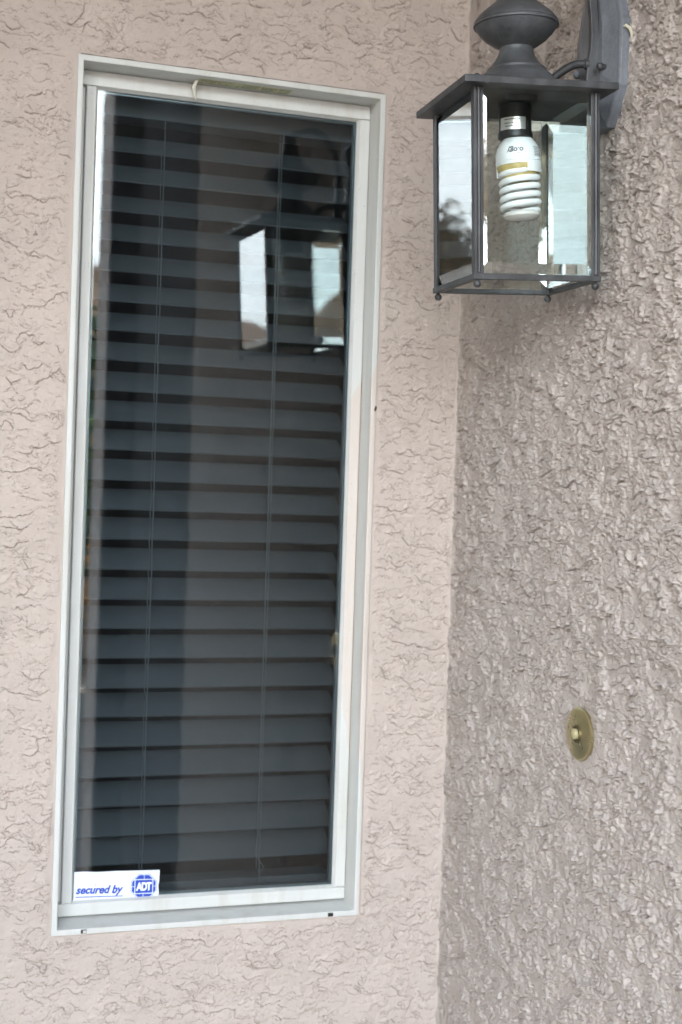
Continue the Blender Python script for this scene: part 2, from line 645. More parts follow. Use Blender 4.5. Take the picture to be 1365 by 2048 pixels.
def wall_mesh(name, us, vs, place, hgt, pit, drop=None):
    nu, nv = len(us), len(vs)
    co = place(hgt).reshape(-1, 3).astype(np.float32)
    i = np.arange((nu - 1) * (nv - 1))
    a = (i // (nv - 1)) * nv + i % (nv - 1)
    quads = np.stack([a, a + nv, a + nv + 1, a + 1], 1)
    if drop is not None:
        quads = quads[~drop.reshape(-1)]
    me = bpy.data.meshes.new(name)
    me.vertices.add(len(co))
    me.vertices.foreach_set('co', co.ravel())
    me.loops.add(quads.size)
    me.loops.foreach_set('vertex_index', quads.astype(np.int32).ravel())
    me.polygons.add(len(quads))
    me.polygons.foreach_set('loop_start', np.arange(len(quads), dtype=np.int32) * 4)
    me.polygons.foreach_set('loop_total', np.full(len(quads), 4, np.int32))
    me.polygons.foreach_set('use_smooth', np.ones(len(quads), bool))
    me.update(calc_edges=True)
    at = me.attributes.new('pit', 'FLOAT', 'POINT')
    at.data.foreach_set('value', np.clip(pit, 0, 1).astype(np.float32).ravel())
    me.materials.append(M['stucco'])
    ob = bpy.data.objects.new(name, me)
    COL.objects.link(ob)
    return ob


def grid(segs):
    out = [np.array([segs[0][0]])]
    for a, b, s in segs:
        n = max(1, int(round((b - a) / s)))
        out.append(np.linspace(a, b, n + 1)[1:])
    return np.concatenate(out)


XL, XR, ZB, ZT = -0.6110, -0.1385, 0.9345, 2.2045          # outer edge of the window frame

# wall with the window (plane y = 0)
us = grid([(-2.4, -0.95, 0.012), (-0.95, XL + 0.004, 0.0011), (XL + 0.004, XR - 0.004, 0.0011), (XR - 0.004, 0.012, 0.0010)])
vs = grid([(0.0, 0.70, 0.012), (0.70, ZB + 0.004, 0.0011), (ZB + 0.004, ZT - 0.004, 0.0011), (ZT - 0.004, 2.42, 0.0010), (2.42, 3.6, 0.014)])
U, V = np.meshgrid(us, vs, indexing='ij')
h, pit = stucco_height(U, V, 11, 0.0)
dwin = np.maximum(np.maximum(XL - U, U - XR), np.maximum(ZB - V, V - ZT))
calm = sstep(0.001, 0.013 + 0.010 * perlin(U / 0.03, V / 0.03, 77), dwin)                            # plaster is smoothed against the frame
corner = sstep(0.001, 0.009, -U)
h = h * calm * corner + 0.002 * np.exp(-np.abs(U) / 0.004)
h = np.clip(h, -0.004, 0.02) - 0.001 * (1 - calm)
pit = pit * calm * corner
uc, vc = (us[:-1] + us[1:]) / 2, (vs[:-1] + vs[1:]) / 2
UC, VC = np.meshgrid(uc, vc, indexing='ij')
hole = (UC > XL + 0.004) & (UC < XR - 0.004) & (VC > ZB + 0.004) & (VC < ZT - 0.004)
ob = wall_mesh('stucco_wall', us, vs, lambda hh: np.stack([U, -hh, V], -1), h, pit, hole)
tag(ob, 'beige stucco wall around the narrow window, finely cracked trowel texture', 'wall', kind='thing')

# wall with the lantern and the doorbell (plane x = 0)
ys = grid([(-1.75, -0.78, 0.006), (-0.78, 0.012, 0.0013)])
vs = grid([(0.0, 0.78, 0.012), (0.78, 2.30, 0.0010), (2.30, 3.6, 0.014)])
U, V = np.meshgrid(ys, vs, indexing='ij')
h, pit = stucco_height(U + 5.0, V, 311, 1.2)
corner = sstep(0.001, 0.010, -U)
h = h - 0.0042
rb = np.sqrt((U + 0.4332) ** 2 + (V - 1.2855) ** 2)
h = h * (0.35 + 0.65 * sstep(0.036, 0.070, rb))
h = np.where(rb < 0.040, np.minimum(h, 0.0002), h)
inplate = (np.abs(U + 0.445) < 0.080) & (np.abs(V - 2.165) < 0.125)
h = np.where(inplate, np.minimum(h, 0.0006), h)
h = h * (0.35 + 0.65 * corner) + 0.003 * np.exp(-np.abs(U) / 0.004)
ob = wall_mesh('stucco_wall', ys, vs, lambda hh: np.stack([-hh, U, V], -1), h, pit * 0.7)
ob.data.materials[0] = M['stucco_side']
tag(ob, 'rough grainy shaded beige stucco wall carrying the lantern and the brass doorbell', 'wall', kind='thing')


# ------------------------------------------------------------------ window
win = thing('window', 'tall narrow white vinyl framed window set in the beige stucco wall', 'window', ((XL + XR) / 2, 0.0, ZB))
RIM = 0.0085
YF, YS, YG = -0.0035, 0.040, 0.0485         # rim face, sash face, glass face


def frame_ring(x0, x1, z0, z1, w, ya, yb):
    return [((x0, ya, z0), (x1, yb, z0 + w)), ((x0, ya, z1 - w), (x1, yb, z1)),
            ((x0, ya, z0 + w), (x0 + w, yb, z1 - w)), ((x1 - w, ya, z0 + w), (x1, yb, z1 - w))]


fr = MB()
fl = 0.0045
# rim, then the jamb lining behind it
o4 = [(XL, ZB), (XR, ZB), (XR, ZT), (XL, ZT)]
i4 = [(XL + RIM, ZB + RIM), (XR - RIM, ZB + RIM), (XR - RIM, ZT - RIM), (XL + RIM, ZT - RIM)]
d4 = [(XL + RIM, ZB + RIM + 0.006), (XR - RIM, ZB + RIM + 0.006), (XR - RIM, ZT - RIM), (XL + RIM, ZT - RIM)]
rings = [[(x, 0.03, z) for x, z in o4], [(x, YF, z) for x, z in o4], [(x, YF, z) for x, z in i4], [(x, 0.075, z) for x, z in d4]]
fr.loft(rings, cap=False)
fr.build('outer_frame', M['vinyl_painted'], win, bevel=0.0012)

SX0, SX1, SZ0, SZ1 = XL + RIM + 0.0008, XR - RIM - 0.0008, ZB + RIM + 0.0062, ZT - RIM - 0.0008
SL, SR, SB, ST = 0.0255, 0.0165, 0.0185, 0.0215
GX0, GX1, GZ0, GZ1 = SX0 + SL, SX1 - SR, SZ0 + SB, SZ1 - ST
g_ = 0.0004
MB().box((SX0, YS, GZ1), (SX1, 0.07, SZ1)).build('sash_rail', M['vinyl'], win, bevel=0.0012)
MB().box((SX0, YS, SZ0), (SX1, 0.07, GZ0)).build('sash_rail', M['vinyl'], win, bevel=0.0012)
MB().box((SX0 + 0.0110, YS + 0.0003, GZ0 + g_), (GX0, 0.07, GZ1 - g_)).build('sash_stile', M['vinyl'], win, bevel=0.0012)
MB().box((SX0, YS + 0.0110, GZ0 + g_), (SX0 + 0.0108, 0.07, GZ1 - g_)).build('side_channel', M['vinyl'], win, bevel=0.0008)
MB().box((GX1, YS + 0.0003, GZ0 + g_), (SX1, 0.07, GZ1 - g_)).build('sash_stile', M['vinyl_painted'], win, bevel=0.0012)
BW = 0.0032
bd = MB()
o4 = [(GX0, GZ0), (GX1, GZ0), (GX1, GZ1), (GX0, GZ1)]
i4 = [(GX0 + BW, GZ0 + BW), (GX1 - BW, GZ0 + BW), (GX1 - BW, GZ1 - BW), (GX0 + BW, GZ1 - BW)]
bd.loft([[(x, YS + 0.0030, z) for x, z in o4], [(x, YG + 0.001, z) for x, z in i4]], cap=False)
bd.build('glazing_bead', M['vinyl'], win)
MB().box((GX0 + 0.0006, YG, GZ0 + 0.0006), (GX1 - 0.0006, YG + 0.004, GZ1 - 0.0006)).build('glass_pane', M['window_glass'], win)
# second line of the insulating unit: grey spacer behind the glass edge
sp = MB()
for a, b in frame_ring(GX0 - 0.002, GX1 + 0.002, GZ0 - 0.002, GZ1 + 0.002, 0.008, YG + 0.0045, YG + 0.014):
    sp.box(a, b)
sp.build('spacer_bar', simple('spacer', (0.30, 0.32, 0.34), 0.35, 0.6), win)
cq = MB()  # dark bead standing in for the shade of the gap above the frame
rnd = random.Random(9)
cq.tube([(XL + 0.004 + (XR - XL - 0.006) * i / 40, -0.0008, ZT + 0.0004 + rnd.uniform(-.0003, .0003)) for i in range(41)], [0.0011 + rnd.uniform(-.0003, .0005) for i in range(41)], 8)
cq.build('gap_shade_line', M['gap_dark'], win)
# weep holes in the bottom rim
for x in (-0.564, -0.1855):
    wh = MB().box((x - 0.0042, YF - 0.0011, ZB + 0.0015), (x + 0.0042, YF + 0.0006, ZB + 0.0072)).build('weep_hole', M['gap_dark'] if x < -0.4 else M['dark'], win, bevel=0.0006)
    if x < -0.4:
        MB().box((x - 0.0040, YF - 0.0016, ZB + 0.0028), (x - 0.0018, YF - 0.0007, ZB + 0.0065)).build('slot', M['dark'], wh)
        MB().box((x - 0.0012, YF - 0.0019, ZB + 0.0026), (x + 0.0034, YF - 0.0007, ZB + 0.0062)).build('flap', M['vinyl'], wh)
# printed label strip and a torn plastic clip under the head
lab = MB().box((-0.4285, 0.010, ZT - RIM - 0.0008), (-0.2850, 0.033, ZT - RIM - 0.0001)).build('label_strip', M['label'], win)
ink = MB()
rnd = random.Random(3)
zi = ZT - RIM - 0.0011
for xa, xb in ((-0.4265, -0.375), (-0.372, -0.336), (-0.333, -0.309), (-0.306, -0.288)):
    for a, b in (((xa, 0.012, zi), (xb, 0.0128, zi + 0.0002)), ((xa, 0.0302, zi), (xb, 0.031, zi + 0.0002)), ((xb, 0.012, zi), (xb + 0.0007, 0.031, zi + 0.0002))):
        ink.box(a, b)
    for r in range(5):
        x = xa + 0.002
        y = 0.0148 + r * 0.0032
        while x < xb - 0.004:
            l = rnd.uniform(0.002, 0.007)
            if rnd.random() < 0.85:
                ink.box((x, y, zi), (min(x + l, xb - 0.002), y + 0.0013, zi + 0.0002))
            x += l + 0.0012
ink.build('print', M['label_ink'], lab)
cl = MB()
cl.loft([[(-0.4335, 0.022, 2.1955), (-0.4285, 0.020, 2.1955), (-0.4275, 0.036, 2.1955), (-0.4325, 0.0385, 2.1955)],
         [(-0.4375, 0.026, 2.187), (-0.4325, 0.023, 2.186), (-0.4300, 0.0365, 2.186), (-0.4350, 0.0392, 2.188)],
         [(-0.4335, 0.031, 2.177), (-0.4300, 0.030, 2.176), (-0.4275, 0.0375, 2.175), (-0.4312, 0.0393, 2.177)],
         [(-0.4290, 0.035, 2.1690), (-0.4282, 0.035, 2.1688), (-0.4270, 0.0380, 2.1690), (-0.4280, 0.0393, 2.1692)]])
cl.build('plastic_clip', M['clip'], win, bevel=0.0004)

# ------------------------------------------------------------------ blind behind the glass
YB = 0.105
bl = thing('window_blind', 'dark grey horizontal slat blind hanging behind the narrow window glass', 'blind', (-0.37, YB, 0.95))
BX0, BX1 = -0.592, -0.152
MB().box((BX0, YB - 0.005, 2.150), (BX1, YB + 0.045, 2.21)).build('headrail', M['slat'], bl, bevel=0.001)
PITCH, SWD, TH = 0.0455, 0.050, R(38)
rnd = random.Random(5)
zs = 2.098
k = 0
while zs > 0.985:
    th = TH + R(rnd.uniform(-1.2, 1.2)) + R(1.5) * (k / 25)
    s = MB()
    n = 5
    dz = rnd.uniform(-0.0008, 0.0008)
    tilt = rnd.uniform(-0.0011, 0.0011)
    ringsA = []
    for xi in range(7):
        x = BX0 + (BX1 - BX0) * xi / 6
        prof = []
        for j in range(n):
            t = j / (n - 1)
            cv = 0.0018 * math.sin(math.pi * t)
            y = YB - 0.004 + SWD * t * math.cos(th) - cv * math.sin(th)
            z = zs + dz + tilt * (xi / 6 - .5) + SWD * t * math.sin(th) + cv * math.cos(th)
            prof.append((x, y, z))
        back = [(q[0], q[1] + 0.0024 * math.sin(th), q[2] - 0.0024 * math.cos(th)) for q in reversed(prof)]
        ringsA.append(prof + back)
    s.loft(ringsA)
    s.build('slat', M['slat'], bl, smooth=True)
    zs -= PITCH
    k += 1
MB().box((BX0, YB - 0.002, 0.957), (BX1, YB + 0.045, 0.974)).build('bottom_rail', M['slat'], bl, bevel=0.002)
for x in (-0.4605, -0.2725):
    c = MB()
    c.tube([(x + rnd.uniform(-.0006, .0006), YB - 0.0065, 2.15 - 1.19 * i / 24) for i in range(25)], 0.0008, 6)
    c.build('ladder_cord', M['cord'], bl)
    c = MB()
    z, pts = 2.11, []
    while z > 1.0:                     # the second string of the ladder, bowed between the slats
        pts += [(x - 0.0035, YB - 0.0055, z), (x - 0.0048, YB - 0.0065, z - 0.012), (x - 0.004, YB - 0.0055, z - 0.024), (x - 0.0020, YB + 0.004, z - 0.034)]
        z -= PITCH
    c.tube(pts, 0.0006, 6)
    c.build('ladder_cord', M['cord'], bl)
c = MB()
pts = [(-0.2775, YB - 0.011, 2.145 - 1.10 * i / 30) for i in range(31)]
pts += [(-0.2795, YB - 0.011, 1.03), (-0.281, YB - 0.011, 1.012), (-0.272, YB - 0.011, 1.000), (-0.266, YB - 0.011, 0.992), (-0.270, YB - 0.011, 0.984)]
c.tube(pts, 0.0007, 6)
c.build('lift_cord', M['cord'], bl)

# dark room behind
rm = MB()
rm.box((-1.6, 1.6, 0.0), (0.9, 1.65, 2.9))
rm.box((-1.65, 0.09, 0.0), (-1.6, 1.6, 2.9))
rm.box((0.9, 0.09, 0.0), (0.95, 1.6, 2.9))
rm.box((-1.65, 0.09, 2.9), (0.95, 1.65, 3.1))
rm.box((-1.65, 0.09, -0.05), (0.95, 1.65, 0.0))
for a, b in (((-1.65, 0.076, 0), (XL + 0.004, 0.09, 3.1)), ((XR - 0.004, 0.076, 0), (0.95, 0.09, 3.1)), ((XL + 0.004, 0.076, 0), (XR - 0.004, 0.09, ZB + 0.004)), ((XL + 0.004, 0.076, ZT - 0.004), (XR - 0.004, 0.09, 3.1))):
    rm.box(a, b)
tag(rm.build('room_interior', M['room']), kind='structure')

# ------------------------------------------------------------------ sticker on the glass
st = thing('security_sticker', 'white rectangular sticker with blue lettering in the lower left window corner', 'sticker', (-0.508, YG - 0.0006, 0.987))
ye = YG - 0.0007
c4 = [(-0.5722, 1.0125), (-0.4434, 1.0086), (-0.4448, 0.9613), (-0.5722, 0.9642)]
top = [(-0.5722, 1.0125), (-0.555, 1.0122), (-0.540, 1.0108), (-0.525, 1.0106), (-0.510, 1.0108), (-0.495, 1.0101), (-0.470, 1.0094), (-0.4434, 1.0086)]
poly = [(x, ye, z) for x, z in top] + [(-0.4437, ye, 0.992), (-0.4450, ye, 0.986), (-0.4440, ye, 0.976), (-0.4448, ye, 0.9613), (-0.5722, ye, 0.9642)]
MB().loft([poly, [(a, b + 0.0005, c_) for a, b, c_ in poly]]).build('backing', M['sticker'], st)


def on_glass(vs, fs, ox, oz, rot, dy):
    cr, sr = math.cos(rot), math.sin(rot)
    return MB().add([(ox + x * cr - z * sr, ye - dy - e, oz + x * sr + z * cr) for x, z, e in vs], fs)


ROT = -0.030
tv, tf = text_geo('secured by', 0.0168, 0.28, 0.0006)
wmax = max(v[0] for v in tv) - min(v[0] for v in tv)
sc = 0.0705 / wmax
tv = [(x * sc, z * sc * 1.06, 0) for x, z, e in tv]
on_glass(tv, tf, -0.5690, 0.9800, ROT, 0.0003).build('lettering', M['blue'], st)
on_glass([(0, 0, 0), (0.0705, 0, 0), (0.0705, 0.0013, 0), (0, 0.0013, 0)], [(0, 1, 2, 3)], -0.5692, 0.9742, ROT, 0.0003).build('underline', M['blue'], st)
em = MB()
ocx, ocz, ro = -0.4672, 0.9852, 0.0205


def octa(r):
    return [(ocx + r * math.cos(R(22.5 + 45 * k)) * 1.04, ocz + r * math.sin(R(22.5 + 45 * k)) - 0.03 * r * math.cos(R(22.5 + 45 * k))) for k in range(8)]


def flat(mb, pts, dy):
    mb.add([(x, ye - dy, z) for x, z in pts], [tuple(range(len(pts)))])
    return mb


emb = flat(MB(), octa(ro), 0.0003).build('emblem', M['blue'], st)
ln = MB()
o1, o2 = octa(ro * 0.965), octa(ro * 0.915)
for k in range(8):
    j = (k + 1) % 8
    flat(ln, [o1[k], o1[j], o2[j], o2[k]], 0.0005)


def rect(mb, cx, cz, w_, h_, dy, t=0.0):
    pts = [(-w_ / 2, -h_ / 2), (w_ / 2, -h_ / 2), (w_ / 2, h_ / 2), (-w_ / 2, h_ / 2)]
    pts = [(ocx + cx + x + t * z, ocz + cz + z - 0.03 * (cx + x)) for x, z in pts]
    flat(mb, pts, dy)


rect(ln, 0, 0.0105, 0.0272, 0.0011, 0.0005)
rect(ln, 0, -0.0105, 0.0272, 0.0011, 0.0005)
rect(ln, -0.0136, 0, 0.0011, 0.022, 0.0005)
rect(ln, 0.0136, 0, 0.0011, 0.022, 0.0005)
rect(ln, 0.0005, 0.0142, 0.0006, 0.0062, 0.0005)
rect(ln, -0.0010, -0.0142, 0.0006, 0.0062, 0.0005, 0.2)
rect(ln, -0.0160, 0, 0.0040, 0.0006, 0.0005)
rect(ln, 0.0160, 0, 0.0040, 0.0006, 0.0005)
ln.build('emblem_lines', M['sticker_line'], emb)
tv, tf = text_geo('ADT', 0.0160, 0.0, 0.00075, space=0.86)
x0, x1 = min(v[0] for v in tv), max(v[0] for v in tv)
z0, z1 = min(v[1] for v in tv), max(v[1] for v in tv)
tv = [((x - (x0 + x1) / 2) * 0.0235 / (x1 - x0), (z - (z0 + z1) / 2) * 0.0128 / (z1 - z0), 0) for x, z, e in tv]
on_glass(tv, tf, ocx, ocz, ROT, 0.0007).build('lettering', M['sticker_line'], emb)
gr = MB()
for pts in ([(-0.5415, 0.9905), (-0.5405, 0.9955), (-0.5395, 0.9900)], [(-0.5335, 0.9778), (-0.526, 0.9778), (-0.526, 0.9786), (-0.5335, 0.9784)],
            [(-0.5150, 0.9768), (-0.5060, 0.9772), (-0.5070, 0.9779), (-0.5130, 0.9775)], [(-0.5465, 0.9655), (-0.5459, 0.9655), (-0.5454, 0.9735), (-0.5461, 0.9735)],
            [(-0.5345, 0.9650), (-0.5339, 0.9650), (-0.5339, 0.9730), (-0.5345, 0.9730)]):
    flat(gr, pts, 0.00055)
gr.build('scuff', M['grime'], st)

# ------------------------------------------------------------------ wall lantern
lo = Vector((-0.1136, -0.4247, 1.8543))
T = Matrix.Translation(lo) @ Euler((0.0243, -0.0490, -0.0912), 'XYZ').to_matrix().to_4x4()
PY, PZ = -0.436, 2.145
lan = thing('wall_lantern', 'weathered black metal wall lantern with four clear glass sides beside the window', 'lantern', (0.0, PY, PZ))
Wd, Ht = 0.1622, 0.2297
hw = Wd / 2


def L():
    return MB(T)


# back plate: an elongated bevelled octagon
def octp(x, s, grow=0.0):
    pts = [(-0.030, -0.085), (0.030, -0.085), (0.058, -0.038), (0.058, 0.045), (0.030, 0.128), (-0.030, 0.128), (-0.058, 0.045), (-0.058, -0.038)]
    return [(x, PY - y * s, PZ + 0.02 + (z - 0.02) * (1 - (1 - s) * 0.62)) for y, z in pts]


bp = MB()
bp.loft([octp(0.006, 1.0), octp(-0.0105, 1.0), octp(-0.0125, 0.95), octp(-0.0135, 0.88), octp(-0.0205, 0.58), octp(-0.0225, 0.50)])
bpo = bp.build('back_plate', M['metal_blue'], lan, bevel=0.0008)
nb = MB()
nb.ball((-0.0270, -0.4695, 2.134), 0.0048)
nb.lathe([(0.0036, 0), (0.0036, 0.009)], (-0.0150, -0.4695, 2.134), 16, '-x')
nb.build('cap_nut', M['metal'], bpo, smooth=True)
nb = MB()
nb.ball((-0.0260, -0.4080, 2.1400), 0.0052)
nb.build('cap_nut', M['metal_blue'], bpo, smooth=True)

ck = MB()
ck.tube([(-0.0095, PY - 0.0585, 2.1790), (-0.0075, PY - 0.0605, 2.1800), (-0.003, PY - 0.0625, 2.1765), (-0.001, PY - 0.0635, 2.171), (0.001, PY - 0.063, 2.160)], [0.0012, 0.0022, 0.0022, 0.0018, 0.0010], 8)
ck.build('caulk_smear', simple('pale_caulk', (0.52, 0.48, 0.36), 0.7, var=0.1), bpo, smooth=True)

# hook arm in the vertical plane that holds the plate and the lantern axis
a0 = Vector((0, -0.454, 0))
ax_w = T @ Vector((0.0035, 0, 0.40))
ad = Vector((ax_w.x, ax_w.y + 0.454, 0)).normalized()
smax = (Vector((ax_w.x, ax_w.y, 0)) - a0).length


def ap(s, z):
    return a0 + ad * s + Vector((0, 0, z))


arm_pts = [(0.0235, 2.100), (0.0265, 2.118), (0.0275, 2.14), (0.0265, 2.160), (0.0262, 2.178), (0.0275, 2.20), (0.0310, 2.225), (0.041, 2.252), (0.058, 2.272), (0.080, 2.281), (0.105, 2.276), (smax - 0.004, 2.266), (smax, 2.255)]
sd = Vector((-ad.y, ad.x, 0))
am = MB()
rings = []
for i, (s, z) in enumerate(arm_pts):
    p = ap(s, z)
    q0, q1 = ap(*arm_pts[max(i - 1, 0)]), ap(*arm_pts[min(i + 1, len(arm_pts) - 1)])
    t = (q1 - q0).normalized()
    nn = t.cross(sd)
    hwid = 0.0052 if i > 2 else 0.0052 + 0.0022 * (3 - i)
    rings.append([p + nn * hwid + sd * 0.005, p + nn * hwid - sd * 0.005, p - nn * hwid - sd * 0.005, p - nn * hwid + sd * 0.005])
am.loft(rings)
am.build('hook_arm', M['metal'], lan, bevel=0.0012)
ft = MB()
ft.lathe([(0.010, 0.0), (0.010, 0.010), (0.007, 0.016)], (-0.016, a0.y + 0.010, 2.106), 20, '-x')
ft.build('arm_mount', M['metal'], lan, smooth=True)
tb = MB()
path = [ap(s, z) for s, z in ((0.028, 2.1405), (0.038, 2.1412), (0.047, 2.1403), (0.054, 2.1378), (0.062, 2.1330), (0.0715, 2.1255), (0.081, 2.117), (0.088, 2.107))]
tb.tube(path, 0.0052, 14)
tb.build('strut', M['metal'], lan, smooth=True)
cb = MB()
pp = ap(0.0355, 2.1411)
cb.tube([pp - ad * 0.0035, pp - ad * 0.003, pp + ad * 0.003, pp + ad * 0.0035], [0.0058, 0.0068, 0.0068, 0.0058], 16)
cb.build('collar', M['metal'], lan, smooth=True)

# roof
OV = 0.0173
e = hw + OV
rf = L()
sq = lambda r, z: [(-r, -r, z), (r, -r, z), (r, r, z), (-r, r, z)]
rf.loft([sq(e - 0.0015, Ht), sq(e, Ht), sq(e, Ht + 0.0085), sq(e - 0.004, Ht + 0.0092), sq(0.052, Ht + 0.020)])
roof = rf.build('roof', M['metal'], lan, bevel=0.0008)
kn = L()
kn.ball((-0.070, -0.060, Ht + 0.0165), 0.0042)
kn.build('roof_screw', M['metal'], roof, smooth=True)
so = L()
so.add(sq(hw - 0.005, Ht - 0.0006), [(0, 1, 2, 3)])
so.build('soffit', M['soot'], roof)

# chimney cap
ch = L()
prof = [(0.062, Ht + 0.010), (0.060, Ht + 0.016), (0.053, Ht + 0.024), (0.0475, Ht + 0.029), (0.0465, Ht + 0.032), (0.044, 0.2650), (0.0395, 0.2685), (0.0375, 0.2705), (0.0372, 0.2730),
        (0.0325, 0.2770), (0.0275, 0.2830), (0.0238, 0.2890), (0.0215, 0.2950), (0.0208, 0.2985), (0.0212, 0.3000), (0.0290, 0.3040), (0.0385, 0.3105), (0.0460, 0.3180), (0.0505, 0.3245),
        (0.0515, 0.3262), (0.0535, 0.3268), (0.0540, 0.3282), (0.0536, 0.3296), (0.0522, 0.3303), (0.0530, 0.3315), (0.0520, 0.3335), (0.0470, 0.3400), (0.0405, 0.3455), (0.0335, 0.3515),
        (0.0265, 0.3570), (0.0235, 0.3620), (0.0215, 0.3665), (0.0150, 0.3800), (0.0115, 0.3920), (0.0120, 0.402), (0.0090, 0.410), (0.0, 0.412)]
ch.lathe(prof, (0.0035, 0, 0), 72)
ch.build('chimney_cap', M['metal_chalk'], lan, smooth=True)

# four angle-section posts
t_ = 0.0016
for sx, sy in ((-1, -1), (1, -1), (1, 1), (-1, 1)):
    wd_ = 0.0115
    po = L()
    po.box((sx * hw, sy * hw, 0.004), (sx * (hw - wd_), sy * (hw - t_), Ht - 0.0002))
    po.box((sx * hw, sy * (hw - t_), 0.004), (sx * (hw - t_), sy * (hw - wd_), Ht - 0.0002))
    po.tube([(sx * (hw - 0.0055), sy * (hw + 0.0006), 0.008), (sx * (hw - 0.0055), sy * (hw + 0.0006), Ht - 0.001)], 0.0024, 8)
    po.build('post', M['metal'], lan, bevel=0.0004)
# bottom frame
bo = L()
r0, r1 = hw + 0.0012, hw - 0.0022
for a, b in (((-r0, -r0, 0), (r0, -r1, 0.0070)), ((-r0, r1, 0), (r0, r0, 0.0070)), ((-r0, -r1, 0), (-r1, r1, 0.0070)), ((r1, -r1, 0), (r0, r1, 0.0070))):
    bo.box(a, b)
r2 = hw - 0.0075
for a, b in (((-r1, -r1, 0), (r1, -r2, 0.0012)), ((-r1, r2, 0), (r1, r1, 0.0012)), ((-r1, -r2, 0), (-r2, r2, 0.0012)), ((r2, -r2, 0), (r1, r2, 0.0012))):
    bo.box(a, b)
bo.build('bottom_frame', M['metal'], lan, bevel=0.0005)
for sx, sy in ((-1, -1), (1, -1), (1, 1), (-1, 1)):
    f = L()
    f.ball((sx * (hw - 0.0045), sy * (hw - 0.0045), -0.0052), 0.0047)
    f.lathe([(0.002, -0.002), (0.002, 0.003)], (sx * (hw - 0.0045), sy * (hw - 0.0045), 0), 10)
    f.build('foot', M['metal'], lan, smooth=True)
# bevelled panes: solid glass, thick in the middle, ground thin along the edge on the outer face
for k in range(4):
    TT = T @ Matrix.Rotation(k * math.pi / 2, 4, 'Z')
    gp = MB(TT)
    gw, gz0, gz1, bv = hw - 0.0040, 0.0082, Ht - 0.0010, 0.0125
    yi = -(hw - 0.0062)
    q = lambda x0, x1, z0, z1, y: [(x0, y, z0), (x1, y, z0), (x1, y, z1), (x0, y, z1)]
    gp.loft([q(-gw, gw, gz0, gz1, yi), q(-gw, gw, gz0, gz1, yi - 0.0013), q(-gw + bv, gw - bv, gz0 + bv, gz1 - bv, yi - 0.0040)])
    gpo = gp.build('glass_pane', M['glass'], lan)
    gpo.data.materials.append(M['glass_edge'])
    for fi in range(8):
        gpo.data.polygons[fi].material_index = 1
# lamp holder
sk = L()
sk.lathe([(0.0195, 0.186), (0.0218, 0.1875), (0.0222, 0.192), (0.0205, 0.196), (0.0205, 0.2285)], (0.0018, 0, 0), 40)
sko = sk.build('socket', M['socket'], lan, smooth=True)
fo = L()
rows = []
for i in range(13):
    t = R(-172 + 100 * i / 12)
    rows.append([(0.0018 + 0.02085 * math.cos(t), 0.02085 * math.sin(t), z) for z in (0.1945, 0.2105)])
fo.loft(rows, cap=False, closed=False)
foo = fo.build('foil_label', M['foil'], sko, smooth=True)
pr = L()
for r, z in enumerate((0.2070, 0.2022, 0.1985)):
    tt = -150
    while tt < -95:
        l = random.Random(r * 91 + tt).uniform(2, 7)
        if l > 2.8:
            a, b = R(tt), R(tt + l)
            pr.add([(0.0018 + 0.0210 * math.cos(a), 0.0210 * math.sin(a), z), (0.0018 + 0.0210 * math.cos(b), 0.0210 * math.sin(b), z),
                    (0.0018 + 0.0210 * math.cos(b), 0.0210 * math.sin(b), z + 0.0014), (0.0018 + 0.0210 * math.cos(a), 0.0210 * math.sin(a), z + 0.0014)], [(0, 1, 2, 3)])
        tt += l + 1.5
pr.build('print', M['print'], foo)

# ------------------------------------------------------------------ bulb (sits in the lantern)
BT = T @ Matrix.Translation((0.0045, 0, 0.188)) @ Matrix.Rotation(R(-3.0), 4, 'Y')
bulb = thing('spiral_bulb', 'white compact spiral bulb hanging inside the glass lantern', 'bulb', tuple(BT @ Vector((0, 0, 0))))
bb = MB(BT)
BR = 0.0285
bb.lathe([(0.0150, 0.004), (0.0165, 0.0), (0.0185, -0.002), (0.0225, -0.0065), (0.0262, -0.0130), (0.0285, -0.0200), (BR, -0.0275), (BR, -0.0300), (0.0292, -0.0304), (0.0292, -0.0312), (BR, -0.0316), (BR, -0.0350)], (0, 0, 0), 56)
bb.build('base', M['bulb_plastic'], bulb, smooth=True)
# skirt of the base: cut away where the tube comes out, heat-yellowed tray behind it
sk2 = MB(BT)
rows = []
for i in range(49):
    t = R(-88 + 240 * i / 48)
    lowz = -0.0455 - 0.002 * (i / 48)
    rows.append([(BR * math.cos(t), BR * math.sin(t), -0.0350), (BR * math.cos(t), BR * math.sin(t), lowz), ((BR - 0.002) * math.cos(t), (BR - 0.002) * math.sin(t), lowz), ((BR - 0.002) * math.cos(t), (BR - 0.002) * math.sin(t), -0.0350)])
sk2.loft(rows)
sk2.build('base_skirt', M['bulb_plastic'], bulb, smooth=True)
MB(BT).lathe([(0.0275, -0.0352), (0.0270, -0.0400), (0.0210, -0.0520), (0.012, -0.0550)], (0, 0, 0), 48).build('tube_tray', M['burnt'], bulb, smooth=True)
sp = MB(BT)
turns, r_t = 5.1, 0.0040
pts, rad = [], []
n = 220
for i in range(n + 1):
    f = i / n
    t = R(-78) - 2 * math.pi * turns * f
    zc = -0.0425 - 0.0520 * f
    rr = 0.0228
    if f > 0.93:
        rr *= 1 - 0.55 * ((f - 0.93) / 0.07) ** 1.5
    pts.append((rr * math.cos(t), rr * math.sin(t), zc))
    rad.append(r_t * (0.55 if i == 0 else 0.85 if i == 1 else 1))
sp.tube(pts, rad, 14, (0, 0, 1))
sp.build('spiral_tube', M['tube'], bulb, smooth=True)
